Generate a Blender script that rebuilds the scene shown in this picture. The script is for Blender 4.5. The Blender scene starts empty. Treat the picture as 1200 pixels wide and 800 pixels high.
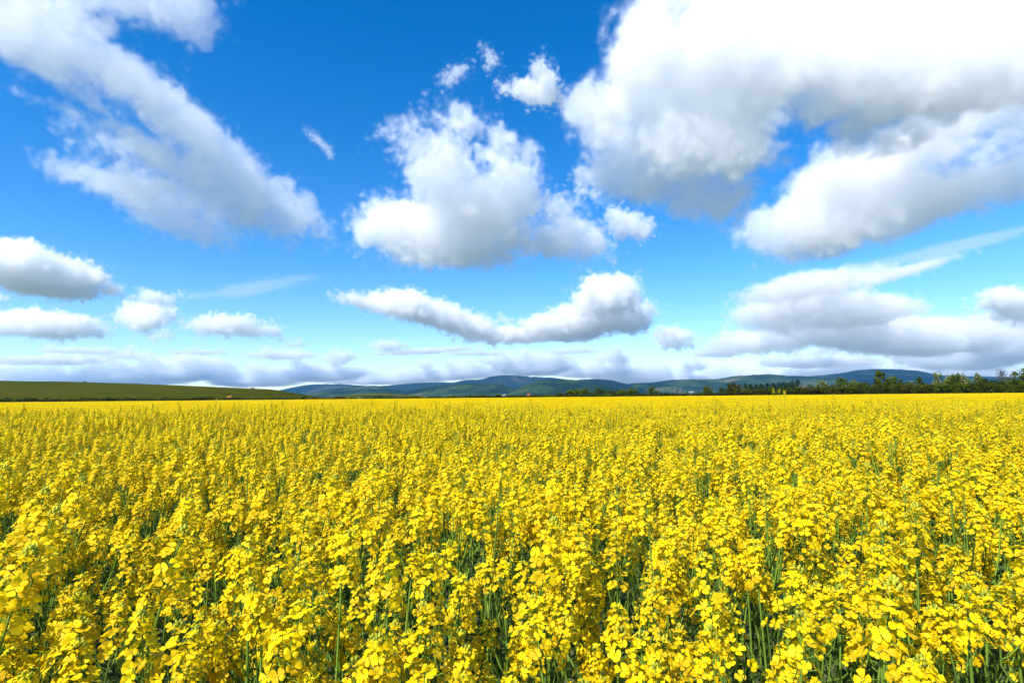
import bpy, math, random
import openvdb
import numpy as np
from mathutils import Matrix, Vector

scene = bpy.context.scene
COL = scene.collection
R = math.radians
rng = np.random.default_rng(7)
random.seed(7)

# ------------------------------------------------------------------ camera
F = 20.0 / 36.0 * 1200.0            # focal length in photograph pixels
PITCH, ROLL = R(5.55), R(-0.53)
CAM_Z = 1.60
r0 = Vector((1, 0, 0)); u0 = Vector((0, -math.sin(PITCH), math.cos(PITCH)))
FWD = Vector((0, math.cos(PITCH), math.sin(PITCH)))
RIGHT = r0 * math.cos(ROLL) + u0 * math.sin(ROLL)
UP = -r0 * math.sin(ROLL) + u0 * math.cos(ROLL)
CAM = Vector((0, 0, CAM_Z))
cd = bpy.data.cameras.new('camera')
cd.sensor_width = 36.0; cd.lens = 20.0; cd.clip_start = 0.05; cd.clip_end = 60000
camera = bpy.data.objects.new('camera', cd); COL.objects.link(camera)
M = Matrix((RIGHT, UP, -FWD)).transposed().to_4x4(); M.translation = CAM
camera.matrix_world = M
scene.camera = camera


def ray(px, py):
    """direction in the world of a point of the photograph (1200 x 800)"""
    return FWD + RIGHT * ((px - 600) / F) + UP * ((400 - py) / F)


def at(px, py, dist):
    """the point seen at px, py that lies dist metres ahead"""
    d = ray(px, py); return CAM + d * (dist / d.y)


# ------------------------------------------------------------------ render settings
scene.render.engine = 'CYCLES'
scene.view_settings.view_transform = 'Standard'
scene.view_settings.look = 'None'
scene.view_settings.exposure = 0.64
scene.view_settings.gamma = 1.0
cy = scene.cycles
cy.use_denoising = True
cy.use_adaptive_sampling = True
cy.adaptive_threshold = 0.02
cy.adaptive_min_samples = 16
cy.max_bounces = 24; cy.diffuse_bounces = 3; cy.glossy_bounces = 1
cy.transmission_bounces = 3; cy.transparent_max_bounces = 96; cy.volume_bounces = 20

# ------------------------------------------------------------------ sun
SUN_AZ, SUN_EL = R(-138), R(46)     # clockwise from the view direction (+Y): high on the left, a little behind
SD = Vector((math.sin(SUN_AZ) * math.cos(SUN_EL), math.cos(SUN_AZ) * math.cos(SUN_EL), math.sin(SUN_EL)))
sl = bpy.data.lights.new('sun', 'SUN'); sl.energy = 5.0; sl.angle = R(0.53); sl.color = (1.0, 0.955, 0.88)
sun = bpy.data.objects.new('sun', sl); COL.objects.link(sun)
sun.rotation_euler = SD.to_track_quat('Z', 'Y').to_euler()

# ------------------------------------------------------------------ world: Nishita sky
world = bpy.data.worlds.new('World'); scene.world = world
world.use_nodes = True
world.cycles.sampling_method = 'MANUAL'; world.cycles.sample_map_resolution = 512
wt = world.node_tree; wt.nodes.clear(); WL = wt.links


SKY_STRENGTH = 0.137
sky_tex = wt.nodes.new('ShaderNodeTexSky'); sky_tex.sky_type = 'NISHITA'; sky_tex.sun_disc = False
sky_tex.sun_elevation = SUN_EL; sky_tex.sun_rotation = SUN_AZ
sky_tex.air_density = 1.0; sky_tex.dust_density = 0.0; sky_tex.ozone_density = 3.0; sky_tex.altitude = 300
sky_hs = wt.nodes.new('ShaderNodeHueSaturation'); WL.new(sky_tex.outputs[0], sky_hs.inputs['Color'])
sky_hs.inputs['Saturation'].default_value = 1.42; sky_hs.inputs['Hue'].default_value = 0.506
sky_bg = wt.nodes.new('ShaderNodeBackground'); WL.new(sky_hs.outputs[0], sky_bg.inputs[0]); sky_bg.inputs[1].default_value = SKY_STRENGTH
sky_out = wt.nodes.new('ShaderNodeOutputWorld'); WL.new(sky_bg.outputs[0], sky_out.inputs[0])

PX = 1.0 / F


def to_uv(px, py):
    d = ray(px, py); return d.x / d.y, d.z / d.y


# ------------------------------------------------------------------ clouds: bodies of vapour, real volumes kilometres away
def fractal(shape, beta, seed, k0, squash=(1, 1, 1)):
    """smooth random field with a power-law spectrum"""
    r = np.random.default_rng(seed)
    f = np.fft.rfftn(r.standard_normal(shape).astype(np.float32))
    kx = np.fft.fftfreq(shape[0])[:, None, None] * squash[0]; ky = np.fft.fftfreq(shape[1])[None, :, None] * squash[1]
    kz = np.fft.rfftfreq(shape[2])[None, None, :] * squash[2]
    k = np.sqrt(kx * kx + ky * ky + kz * kz + k0 * k0)
    n = np.fft.irfftn(f * (1.0 / k ** beta), s=shape, axes=(0, 1, 2)).astype(np.float32)
    n -= n.mean()
    return n / n.std()


def vapour(density, tint=(0.998, 1.0, 0.988)):
    m = bpy.data.materials.new('vapour'); m.use_nodes = True
    t = m.node_tree; t.nodes.clear()
    o = t.nodes.new('ShaderNodeOutputMaterial'); v = t.nodes.new('ShaderNodeVolumeScatter')
    v.inputs['Color'].default_value = (*tint, 1); v.inputs['Density'].default_value = density
    v.inputs['Anisotropy'].default_value = 0.0
    t.links.new(v.outputs[0], o.inputs['Volume'])
    return m


CLOUD_BASE = 1000.0                  # metres above the field
SHELLS = (('fringe', -5, 0.006), ('billow', 3, 0.018), ('core', 11, 0.05))
THIN = (('fringe', -5, 0.006), ('billow', 3, 0.034))


def cloud(label, ells, holes=(), seed=1, vox=2.4, amp=9, cut=120, beta=2.13, depth=0.8, k=8, base=CLOUD_BASE, dens=1.0,
          shells=SHELLS, billow=0.5, deck=0.35, squash=(1, 1, 1), dist=None, group=None, edge=0.7, grow=1.04, puffs=0, tint=(0.998, 1.0, 0.988)):
    if puffs:                            # a bank heaped up from many small heads
        pr = random.Random(seed); heap = []
        for (ex, ey, erx, ery) in ells:
            heap.append((ex, ey + ery * .45, erx * .95, ery * .5))
            for i in range(int(erx * puffs / 5)):
                a = pr.uniform(-1, 1); rr_ = ery * pr.uniform(.26, .55) * (1 - .45 * abs(a))
                heap.append((ex + a * erx, ey + ery * (.35 - pr.random() ** 1.3 * 1.15 * (1 - a * a)), rr_ * pr.uniform(1.0, 1.7), rr_))
        ells = heap
    uvs = [to_uv(e[0], e[1]) for e in ells]
    vmean = float(np.mean([u[1] for u in uvs]))

    def place(e):
        u, v = to_uv(e[0], e[1])
        y = dist if dist else base / max(0.03, deck * v + (1 - deck) * vmean)
        s = y * PX * grow
        return np.array([u * y, y, v * y + CAM_Z]), e[2] * s, e[3] * s, (R(e[4]) if len(e) > 4 else 0.0)
    P = [place(e) for e in ells]; HO = [place(e) for e in holes]
    pm = float(np.mean([p[0][1] for p in P])) * PX      # metres per photograph pixel out there
    h = vox * pm
    pad = 3.2 * amp * pm
    lo = np.min([p[0] - (max(p[1], p[2]) + pad) for p in P], axis=0)
    hi = np.max([p[0] + (max(p[1], p[2]) + pad) for p in P], axis=0)
    ymid = [p[0][1] for p in P]; rr = max(math.sqrt(p[1] * p[2]) for p in P) * depth + pad
    lo[1] = min(ymid) - rr; hi[1] = max(ymid) + rr
    shp = tuple(int(v) for v in np.ceil((hi - lo) / h))
    gx = (lo[0] + h * np.arange(shp[0])).astype(np.float32)[:, None, None]
    gy = (lo[1] + h * np.arange(shp[1])).astype(np.float32)[None, :, None]
    gz = (lo[2] + h * np.arange(shp[2])).astype(np.float32)[None, None, :]

    def ell(p):
        c, rx, rz, a = p
        ry = depth * math.sqrt(rx * rz)
        dx = gx - c[0]; dz = gz - c[2]
        q = np.sqrt(((dx * math.cos(a) - dz * math.sin(a)) / rx) ** 2 + ((dx * math.sin(a) + dz * math.cos(a)) / rz) ** 2 + ((gy - c[1]) / ry) ** 2)
        return (1 - q) * (0.75 * min(rx, rz) + 0.25 * max(rx, rz))
    kk = k * pm
    acc = np.zeros(shp, np.float32)
    for p in P:
        acc += np.exp(np.clip(ell(p) / kk, -30, 30))
    d = kk * np.log(acc + 1e-9)
    for p in HO:
        c, rx, rz, a = p
        dx = gx - c[0]; dz = gz - c[2]
        q = np.sqrt(((dx * math.cos(a) - dz * math.sin(a)) / rx) ** 2 + ((dx * math.sin(a) + dz * math.cos(a)) / rz) ** 2) + 0 * gy
        d = np.minimum(d, (q - 1) * min(rx, rz) + 0 * gz)
    n = fractal(shp, beta, seed, vox / cut, squash)
    if billow:
        n2 = fractal(shp, beta + 0.15, seed + 50, vox / (cut * 0.42), squash)
        n = (1 - billow) * n + billow * 1.9 * (np.abs(n2) - 0.75)
    d = np.maximum(d, -45 * pm) + n * (amp * pm)
    d[0] = d[-1] = -9e3; d[:, 0] = d[:, -1] = -9e3; d[:, :, 0] = d[:, :, -1] = -9e3
    root = bpy.data.objects.new('cloud', None); COL.objects.link(root)
    c0 = np.mean([p[0] for p in P], axis=0)
    root.location = (float(c0[0]), float(c0[1]), float(min(p[0][2] - p[2] for p in P)))
    root['label'] = label; root['category'] = 'cloud'
    if group: root['group'] = group
    ro = np.array(root.location, np.float32)
    for name, iso, dn in shells:
        iso *= edge; dn /= edge
        g = openvdb.FloatGrid(); g.background = 9e3
        g.copyFromArray((iso * pm - d).astype(np.float32))
        pts, tri, quads = g.convertToPolygons(isovalue=0.0)
        if len(quads) == 0: continue
        pts = np.asarray(pts, np.float32) * h + lo.astype(np.float32) - ro
        q = np.asarray(quads, np.int32)
        me = bpy.data.meshes.new(name)
        me.vertices.add(len(pts)); me.vertices.foreach_set('co', pts.ravel())
        me.loops.add(q.size); me.loops.foreach_set('vertex_index', q.ravel())
        me.polygons.add(len(q)); me.polygons.foreach_set('loop_start', np.arange(0, q.size, 4, dtype=np.int32))
        me.update(calc_edges=True)
        me.materials.append(vapour(dn * dens / pm, tint))
        o = bpy.data.objects.new(name, me); COL.objects.link(o); o.parent = root
    return root


cloud('largest white cloud of the left sky, streaming diagonally down from the upper left corner',
      [(20, 20, 90, 40, 15), (150, 5, 95, 30, 0), (222, 26, 34, 36), (60, 62, 90, 30, 20), (130, 95, 80, 40, 38),
       (190, 145, 85, 46, 42), (250, 195, 78, 44, 42), (315, 232, 62, 30, 36), (368, 264, 26, 12, 36), (160, 195, 70, 36, 15),
       (150, 215, 60, 20, 15), (205, 245, 62, 30, 20), (245, 272, 44, 18, 10), (105, 205, 36, 14, 15), (62, 198, 22, 8, 25),
       (75, 128, 44, 9, 20), (70, 150, 30, 7, 35), (112, 150, 40, 12, 25), (290, 255, 40, 14, 20)],
      [(178, 50, 45, 5, 25), (128, 115, 14, 7, 25), (152, 140, 22, 5, 30), (90, 172, 34, 8, 15)], seed=3, amp=9, cut=110, dens=0.22, depth=0.45, grow=1.15, billow=0.5)
cloud('tiny slanting wisp of cloud alone in the deep blue right of the diagonal cloud', [(376, 168, 16, 5, 48), (366, 160, 8, 3, 30)], seed=4, edge=0.6, beta=2.5, shells=THIN, vox=1.2, amp=3.5, cut=25, k=3, dens=0.7)
cloud('small ragged white puff, left of the two tiny ones high in the deep blue', [(534, 86, 15, 8, -35), (526, 97, 7, 4, -60)], seed=5, edge=0.6, beta=2.5, shells=THIN, vox=1.3, amp=5, cut=30, k=4, dens=0.8)
cloud('smallest white puff, right of the two tiny ones high in the deep blue', [(574, 70, 8, 14, -25)], seed=6, edge=0.6, beta=2.5, shells=THIN, vox=1.2, amp=5, cut=30, k=4, dens=0.8)
cloud('white peaked tuft of cloud just left of the great cloud', [(632, 82, 9, 18, 15), (614, 106, 26, 10), (640, 116, 16, 10), (640, 100, 12, 16)],
      seed=7, edge=0.6, beta=2.5, shells=THIN, vox=1.5, amp=6, cut=40, k=5)
cloud('broken white cumulus in the middle of the sky with ragged top and grey base',
      [(455, 258, 34, 28), (520, 270, 92, 40), (605, 258, 48, 32, 30), (565, 230, 68, 44), (505, 172, 42, 22), (470, 152, 26, 9, -20),
       (555, 150, 44, 16, 35), (520, 208, 46, 36), (592, 208, 52, 16, 40), (645, 245, 18, 14), (690, 284, 26, 27), (652, 280, 46, 20), (660, 250, 16, 14),
       (545, 302, 66, 12), (600, 165, 20, 9, 50)],
      [(560, 180, 16, 10, 20), (640, 262, 16, 6)], seed=8, vox=1.9, amp=9.5, cut=80, dens=0.45, depth=0.65, grow=1.08)
cloud('small white scrap of cloud hanging under the left edge of the great cloud', [(738, 265, 28, 15), (690, 226, 18, 5, 25), (720, 250, 12, 6, 30)], seed=9, edge=0.6, beta=2.5, shells=THIN, vox=1.5, amp=6, cut=40, k=5)
cloud('great white cloud with a grey underside filling the upper right corner',
      [(745, 50, 45, 60), (715, 135, 56, 50), (740, 195, 58, 46), (805, 225, 68, 38, 15), (830, 110, 120, 110), (840, 30, 120, 70),
       (960, 60, 160, 86), (1100, 50, 140, 90), (1010, 110, 120, 44, -10), (1200, 40, 100, 90), (850, 248, 34, 18), (1130, 95, 80, 36, -15), (1010, 160, 60, 26, -10), (870, 200, 30, 50), (1090, 140, 50, 22, -20)],
      [(905, 187, 20, 32), (945, 170, 16, 10), (795, 35, 6, 18), (712, 45, 6, 20, 20)], seed=10, vox=2.4, amp=9, cut=140, dens=0.38, depth=0.42, billow=0.45)
cloud('long grey bottomed cloud slanting up to the right below the great cloud',
      [(915, 272, 58, 32), (985, 237, 90, 54, -20), (1060, 230, 110, 50, -18), (1130, 205, 90, 38, -20), (960, 290, 66, 18, -10),
       (1060, 185, 60, 40, -20), (990, 195, 50, 34, -25), (1110, 160, 50, 24, -20), (1195, 145, 60, 22, -25), (1200, 215, 60, 20, -20), (1120, 136, 90, 24, -18), (1195, 105, 60, 24, -20)],
      [(1158, 172, 28, 8, -8)], seed=11, vox=2.2, amp=8, cut=120, dens=0.36, depth=0.5, billow=0.5)
# middle distance
MK = dict(vox=1.5, amp=5.5, cut=45, k=5, depth=0.9, edge=0.42, dens=0.75)
cloud('grey based cumulus cut by the left edge, upper of the two there', [(5, 308, 60, 26), (60, 326, 60, 22), (108, 341, 30, 9)], seed=12, **MK)
cloud('flat grey based cumulus near the left edge, lower of the two there', [(20, 378, 46, 16), (70, 381, 46, 13), (106, 388, 16, 7), (-5, 350, 20, 8)], seed=13, **MK)
cloud('pale upright cumulus standing right of the left edge pair', [(186, 350, 19, 9), (172, 371, 31, 17), (188, 393, 13, 8)], seed=14, **MK)
cloud('small white loaf shaped cloud over the green slope', [(262, 381, 42, 12), (295, 388, 36, 8)], seed=15, **MK)
cloud('long grey bottomed cloud sloping down right beneath the middle cumulus',
      [(418, 352, 26, 7, 12), (470, 357, 44, 16, 8), (505, 366, 48, 16, 15), (545, 380, 44, 15, 15), (585, 393, 38, 11), (600, 376, 12, 5)], seed=16, **MK)
cloud('domed cumulus with a broad grey foot right of centre over the mountains',
      [(712, 346, 40, 25), (703, 370, 56, 20), (660, 381, 50, 13), (742, 366, 28, 16), (640, 392, 70, 9)], seed=17, **MK)
cloud('faint short cloud low above the blue ridge, left of centre', [(456, 405, 22, 7), (500, 411, 60, 4, -3)], seed=18, edge=0.35, vox=1.3, amp=3.5, cut=30, k=4, dens=0.7, depth=1.0)
cloud('small grey cloud right of the domed cumulus', [(790, 397, 24, 12), (778, 390, 10, 6)], seed=19, **MK)
cloud('wide blue grey cloud bank low in the right sky',
      [(950, 334, 90, 16, -8), (975, 362, 100, 20), (905, 372, 44, 17), (1000, 388, 88, 20), (885, 402, 58, 16), (1080, 395, 110, 22), (1060, 318, 70, 7, -16)],
      seed=20, vox=1.8, amp=6, cut=60, k=8, depth=1.0, edge=0.5, dens=0.4, tint=(0.988, 1.0, 0.98))
cloud('bright white cauliflower cloud at the right edge above the trees', [(1174, 350, 30, 14), (1195, 362, 30, 18)], seed=21, **MK)
cloud('grey cloud sheet under the bright one at the right edge', [(1190, 395, 60, 26), (1130, 415, 90, 20), (1160, 378, 50, 12)], seed=22, vox=1.6, amp=5, cut=50, k=6, depth=1.0, edge=0.45, dens=0.4, tint=(0.988, 1.0, 0.98))
# low banks above the horizon
LK = dict(vox=1.2, amp=2.6, cut=18, k=2.5, depth=1.6, deck=0.1, edge=0.22, dens=0.36, puffs=1.7, tint=(0.985, 1.0, 0.978))
cloud('bank of low white cumulus heads along the horizon over the left slope',
      [(60, 418, 70, 10), (20, 438, 66, 14), (110, 440, 110, 14), (150, 413, 28, 8), (215, 430, 68, 17), (160, 432, 56, 17)], seed=23, **LK)
cloud('low cumulus bank over the right end of the green slope',
      [(300, 441, 56, 13), (330, 413, 42, 8), (370, 432, 56, 16), (401, 414, 14, 10)], seed=24, **LK)
cloud('low grey cloud bank over the far blue ridge', [(450, 440, 80, 11), (520, 434, 56, 12), (565, 430, 40, 13)], seed=25, **LK)
cloud('bright low cumulus heads right above the highest mountain', [(625, 425, 44, 16), (590, 419, 26, 9), (645, 414, 20, 10)], seed=26, **LK)
cloud('low pale cloud bank right of the highest mountain', [(690, 430, 56, 13), (722, 415, 20, 11), (770, 440, 74, 11), (812, 426, 18, 8), (735, 432, 50, 12)], seed=27, **LK)
cloud('long dull cloud bank lying along the mountains in the right half', [(850, 440, 60, 11), (905, 440, 100, 13), (1050, 432, 140, 14), (960, 420, 70, 12), (1150, 436, 80, 14)], seed=28, **LK)
cloud('little bright cloud low over the conifers', [(932, 422, 24, 6)], seed=29, **{**LK, 'dist': 14500})
cloud('thin white streak of cloud above the loaf shaped cloud', [(300, 337, 76, 4, -10), (230, 346, 40, 3, -6)], seed=30, edge=0.6, vox=1.6, amp=3.0, cut=60, k=3, dens=0.12, depth=2.0, squash=(2.5, 1, 1))
SK = dict(vox=1.1, amp=2.6, cut=18, k=2.5, depth=1.3, deck=0.1, edge=0.25, dens=0.4, puffs=1.2, tint=(0.985, 1.0, 0.978))
cloud('small flat white cloud low over the left part of the slope', [(85, 408, 42, 6), (120, 411, 20, 4)], seed=31, **SK)
cloud('small white cloud low between the upright cumulus and the loaf shaped cloud', [(235, 410, 32, 6)], seed=32, **SK)
cloud('little round white cloud low above the left end of the blue ridge', [(345, 402, 16, 5)], seed=33, **SK)
cloud('pale flat cloud low under the long sloping cloud', [(556, 412, 44, 5)], seed=34, **SK)
cloud('pale small cloud low under the domed cumulus foot', [(668, 409, 34, 6)], seed=35, **SK)
cloud('small bright cloud low left of the wide blue grey bank', [(838, 412, 30, 7)], seed=36, **SK)
cloud('faint torn veil of cloud between the great cloud and the wide low bank', [(1110, 292, 110, 8, -12), (1010, 312, 60, 5, -14)], seed=37, vox=1.8, amp=4.0, cut=70, k=5, dens=0.05, depth=2.0, edge=0.7, squash=(2.2, 1, 1))
# ------------------------------------------------------------------ helpers for meshes and materials
def material(name):
    m = bpy.data.materials.new(name); m.use_nodes = True
    t = m.node_tree; t.nodes.clear()
    return m, t


def nd(t, kind, **kw):
    n = t.nodes.new(kind)
    for k_, v_ in kw.items(): setattr(n, k_, v_)
    return n


def simple(name, rgb, rough=0.7, var=0.0, scale=5.0, spec=0.3):
    """a plain procedural paint: colour broken up by noise"""
    m, t = material(name)
    o = nd(t, 'ShaderNodeOutputMaterial'); p = nd(t, 'ShaderNodeBsdfPrincipled')
    p.inputs['Roughness'].default_value = rough; p.inputs['Specular IOR Level'].default_value = spec
    tcn = nd(t, 'ShaderNodeTexCoord'); nz = nd(t, 'ShaderNodeTexNoise')
    nz.inputs['Scale'].default_value = scale; nz.inputs['Detail'].default_value = 4
    t.links.new(tcn.outputs['Object'], nz.inputs['Vector'])
    cr = nd(t, 'ShaderNodeValToRGB')
    cr.color_ramp.elements[0].position = 0.3; cr.color_ramp.elements[1].position = 0.7
    cr.color_ramp.elements[0].color = (*[c * (1 - var) for c in rgb], 1); cr.color_ramp.elements[1].color = (*[min(1, c * (1 + var)) for c in rgb], 1)
    t.links.new(nz.outputs[0], cr.inputs[0]); t.links.new(cr.outputs[0], p.inputs['Base Color'])
    t.links.new(p.outputs[0], o.inputs[0])
    return m


def leafy(name, rgb, var=0.35, trans=0.3, tint2=None, scale=40.0, frac=0.5, objvar=0.0, spec=0.25, rough=0.55):
    """thin leaf or petal: diffuse and translucent, colour varying from leaf to leaf through a face attribute"""
    m, t = material(name)
    o = nd(t, 'ShaderNodeOutputMaterial')
    at_ = nd(t, 'ShaderNodeAttribute', attribute_name='tone')
    cr = nd(t, 'ShaderNodeValToRGB'); e = cr.color_ramp.elements
    t2 = tint2 or rgb
    e[0].color = (*[c * (1 - var) for c in t2], 1); e[1].color = (*[min(1, c * (1 + var)) for c in rgb], 1)
    e[0].position = 0.0; e[1].position = frac * 2 if frac < 0.5 else 1.0
    t.links.new(at_.outputs['Fac'], cr.inputs[0])
    col = cr.outputs[0]
    if objvar:
        oi = nd(t, 'ShaderNodeObjectInfo'); h = nd(t, 'ShaderNodeHueSaturation')
        mr = nd(t, 'ShaderNodeMapRange'); t.links.new(oi.outputs['Random'], mr.inputs[0])
        mr.inputs[3].default_value = 1 - objvar; mr.inputs[4].default_value = 1 + objvar
        t.links.new(mr.outputs[0], h.inputs['Value']); t.links.new(col, h.inputs['Color']); col = h.outputs[0]
    p = nd(t, 'ShaderNodeBsdfPrincipled'); p.inputs['Roughness'].default_value = rough; p.inputs['Specular IOR Level'].default_value = spec
    tr = nd(t, 'ShaderNodeBsdfTranslucent'); mx = nd(t, 'ShaderNodeMixShader'); mx.inputs[0].default_value = trans
    t.links.new(col, p.inputs['Base Color']); t.links.new(col, tr.inputs[0])
    t.links.new(p.outputs[0], mx.inputs[1]); t.links.new(tr.outputs[0], mx.inputs[2]); t.links.new(mx.outputs[0], o.inputs[0])
    return m


class Mesh:
    """collects faces, then becomes one mesh"""
    def __init__(s): s.v = []; s.f = []; s.m = []; s.t = []; s.n = 0

    def add(s, verts, faces, mat=0, tone=0.5):
        verts = np.asarray(verts, float).reshape(-1, 3)
        s.v.append(verts)
        for f in faces: s.f.append([i + s.n for i in f]); s.m.append(mat); s.t.append(tone)
        s.n += len(verts)

    def merge(s, o, mtx, mats=None):
        a = np.array(mtx); vv = np.vstack(o.v)
        s.v.append(vv @ a[:3, :3].T + a[:3, 3])
        for f, m_, t_ in zip(o.f, o.m, o.t): s.f.append([i + s.n for i in f]); s.m.append(mats[m_] if mats else m_); s.t.append(t_)
        s.n += len(vv)

    def tube(s, pts, radii, sides=5, mat=0, tone=0.5, cap=False):
        rows = []
        pts = [Vector(p) for p in pts]
        for i, p in enumerate(pts):
            d = (pts[min(i + 1, len(pts) - 1)] - pts[max(i - 1, 0)]).normalized()
            a = d.cross(Vector((0.3, 0.9, 0.2))).normalized(); b = d.cross(a)
            rows.append([p + (a * math.cos(2 * math.pi * j / sides) + b * math.sin(2 * math.pi * j / sides)) * radii[i] for j in range(sides)])
        vs = [tuple(q) for r_ in rows for q in r_]
        fs = [[i * sides + j, i * sides + (j + 1) % sides, (i + 1) * sides + (j + 1) % sides, (i + 1) * sides + j] for i in range(len(pts) - 1) for j in range(sides)]
        if cap: fs.append([(len(pts) - 1) * sides + j for j in range(sides)])
        s.add(vs, fs, mat, tone)

    def box(s, lo, hi, mat=0, tone=0.5):
        x0, y0, z0 = lo; x1, y1, z1 = hi
        s.add([(x0, y0, z0), (x1, y0, z0), (x1, y1, z0), (x0, y1, z0), (x0, y0, z1), (x1, y0, z1), (x1, y1, z1), (x0, y1, z1)],
              [[0, 3, 2, 1], [4, 5, 6, 7], [0, 1, 5, 4], [1, 2, 6, 5], [2, 3, 7, 6], [3, 0, 4, 7]], mat, tone)

    def mesh(s, name, mats, smooth=False):
        me = bpy.data.meshes.new(name)
        vv = np.vstack(s.v).astype(np.float32)
        cnt = np.array([len(f) for f in s.f], np.int32)
        me.vertices.add(len(vv)); me.vertices.foreach_set('co', vv.ravel())
        me.loops.add(int(cnt.sum())); me.loops.foreach_set('vertex_index', np.concatenate([np.asarray(f, np.int32) for f in s.f]))
        me.polygons.add(len(cnt)); me.polygons.foreach_set('loop_start', np.concatenate([[0], np.cumsum(cnt)[:-1]]).astype(np.int32))
        me.polygons.foreach_set('material_index', np.array(s.m, np.int32))
        if smooth: me.polygons.foreach_set('use_smooth', np.ones(len(cnt), bool))
        me.update(calc_edges=True)
        a = me.attributes.new('tone', 'FLOAT', 'FACE'); a.data.foreach_set('value', np.array(s.t, np.float32))
        for m_ in mats: me.materials.append(m_)
        return me


def link(name, me, parent=None, loc=None):
    o = bpy.data.objects.new(name, me); COL.objects.link(o)
    if parent: o.parent = parent
    if loc is not None: o.location = loc
    return o


def empty(name, loc, label, cat, group=None):
    o = bpy.data.objects.new(name, None); COL.objects.link(o)
    o.location = loc; o['label'] = label; o['category'] = cat
    o.empty_display_size = 0.2
    if group: o['group'] = group
    return o


def grid_mesh(name, xs, ys, zf, mat):
    XX, YY = np.meshgrid(xs, ys); ZZ = zf(XX, YY)
    vv = np.stack([XX, YY, ZZ], -1).reshape(-1, 3).astype(np.float32)
    nx, ny = len(xs), len(ys)
    i = np.arange(nx - 1)[None, :] + nx * np.arange(ny - 1)[:, None]
    q = np.stack([i, i + 1, i + nx + 1, i + nx], -1).reshape(-1, 4).astype(np.int32)
    me = bpy.data.meshes.new(name)
    me.vertices.add(len(vv)); me.vertices.foreach_set('co', vv.ravel())
    me.loops.add(q.size); me.loops.foreach_set('vertex_index', q.ravel())
    me.polygons.add(len(q)); me.polygons.foreach_set('loop_start', np.arange(0, q.size, 4, dtype=np.int32))
    me.polygons.foreach_set('use_smooth', np.ones(len(q), bool))
    me.update(calc_edges=True); me.materials.append(mat)
    o = link(name, me); o['kind'] = 'structure'
    return o


def terrain_mat(name, cols, scale, detail=6, streak=(1, 1, 1), bump=0.0):
    m, t = material(name)
    o = nd(t, 'ShaderNodeOutputMaterial'); p = nd(t, 'ShaderNodeBsdfPrincipled')
    p.inputs['Roughness'].default_value = 1.0; p.inputs['Specular IOR Level'].default_value = 0.0
    tcn = nd(t, 'ShaderNodeTexCoord'); mp = nd(t, 'ShaderNodeMapping'); mp.inputs[3].default_value = streak
    nz = nd(t, 'ShaderNodeTexNoise'); nz.inputs['Scale'].default_value = scale; nz.inputs['Detail'].default_value = detail; nz.inputs['Roughness'].default_value = 0.62
    cr = nd(t, 'ShaderNodeValToRGB'); e = cr.color_ramp.elements
    for i, (ps, c) in enumerate(cols):
        if i < 2: e[i].position = ps; e[i].color = (*c, 1)
        else:
            x = e.new(ps); x.color = (*c, 1)
    t.links.new(tcn.outputs['Object'], mp.inputs[0]); t.links.new(mp.outputs[0], nz.inputs['Vector'])
    t.links.new(nz.outputs[0], cr.inputs[0]); t.links.new(cr.outputs[0], p.inputs['Base Color'])
    if bump:
        b = nd(t, 'ShaderNodeBump'); b.inputs['Strength'].default_value = 1.0; b.inputs['Distance'].default_value = bump
        t.links.new(nz.outputs[0], b.inputs['Height']); t.links.new(b.outputs[0], p.inputs['Normal'])
    t.links.new(p.outputs[0], o.inputs[0])
    return m


# ------------------------------------------------------------------ ground, slope and mountain ranges
FIELD_END = 262.0
soil = terrain_mat('farmland', [(0.38, (0.07, 0.09, 0.04)), (0.55, (0.11, 0.12, 0.06)), (0.66, (0.16, 0.15, 0.08))], 0.004)
gs = np.concatenate([-np.geomspace(13500, 30, 26), np.linspace(-25, 25, 11), np.geomspace(30, 13500, 26)])
grid_mesh('ground', gs, np.concatenate([[-20, -8, 0], np.geomspace(4, 13500, 40)]), lambda x, y: 0 * x, soil)


def vnoise(x, y, seed, octs=5, rough=0.5):
    """value noise on a lattice"""
    r = np.random.default_rng(seed); tab = r.random((256, 256)); out = 0; a = 1; tot = 0
    for i in range(octs):
        xi = np.floor(x).astype(int); yi = np.floor(y).astype(int); fx = x - xi; fy = y - yi
        fx = fx * fx * (3 - 2 * fx); fy = fy * fy * (3 - 2 * fy)
        g = lambda p, q: tab[(p + 17 * i) % 256, (q + 31 * i) % 256]
        out = out + a * ((g(xi, yi) * (1 - fx) + g(xi + 1, yi) * fx) * (1 - fy) + (g(xi, yi + 1) * (1 - fx) + g(xi + 1, yi + 1) * fx) * fy)
        tot += a; a *= rough; x = x * 2.03; y = y * 2.03
    return out / tot - 0.5


def sm(t):
    t = np.clip(t, 0, 1); return t * t * (3 - 2 * t)


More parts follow.
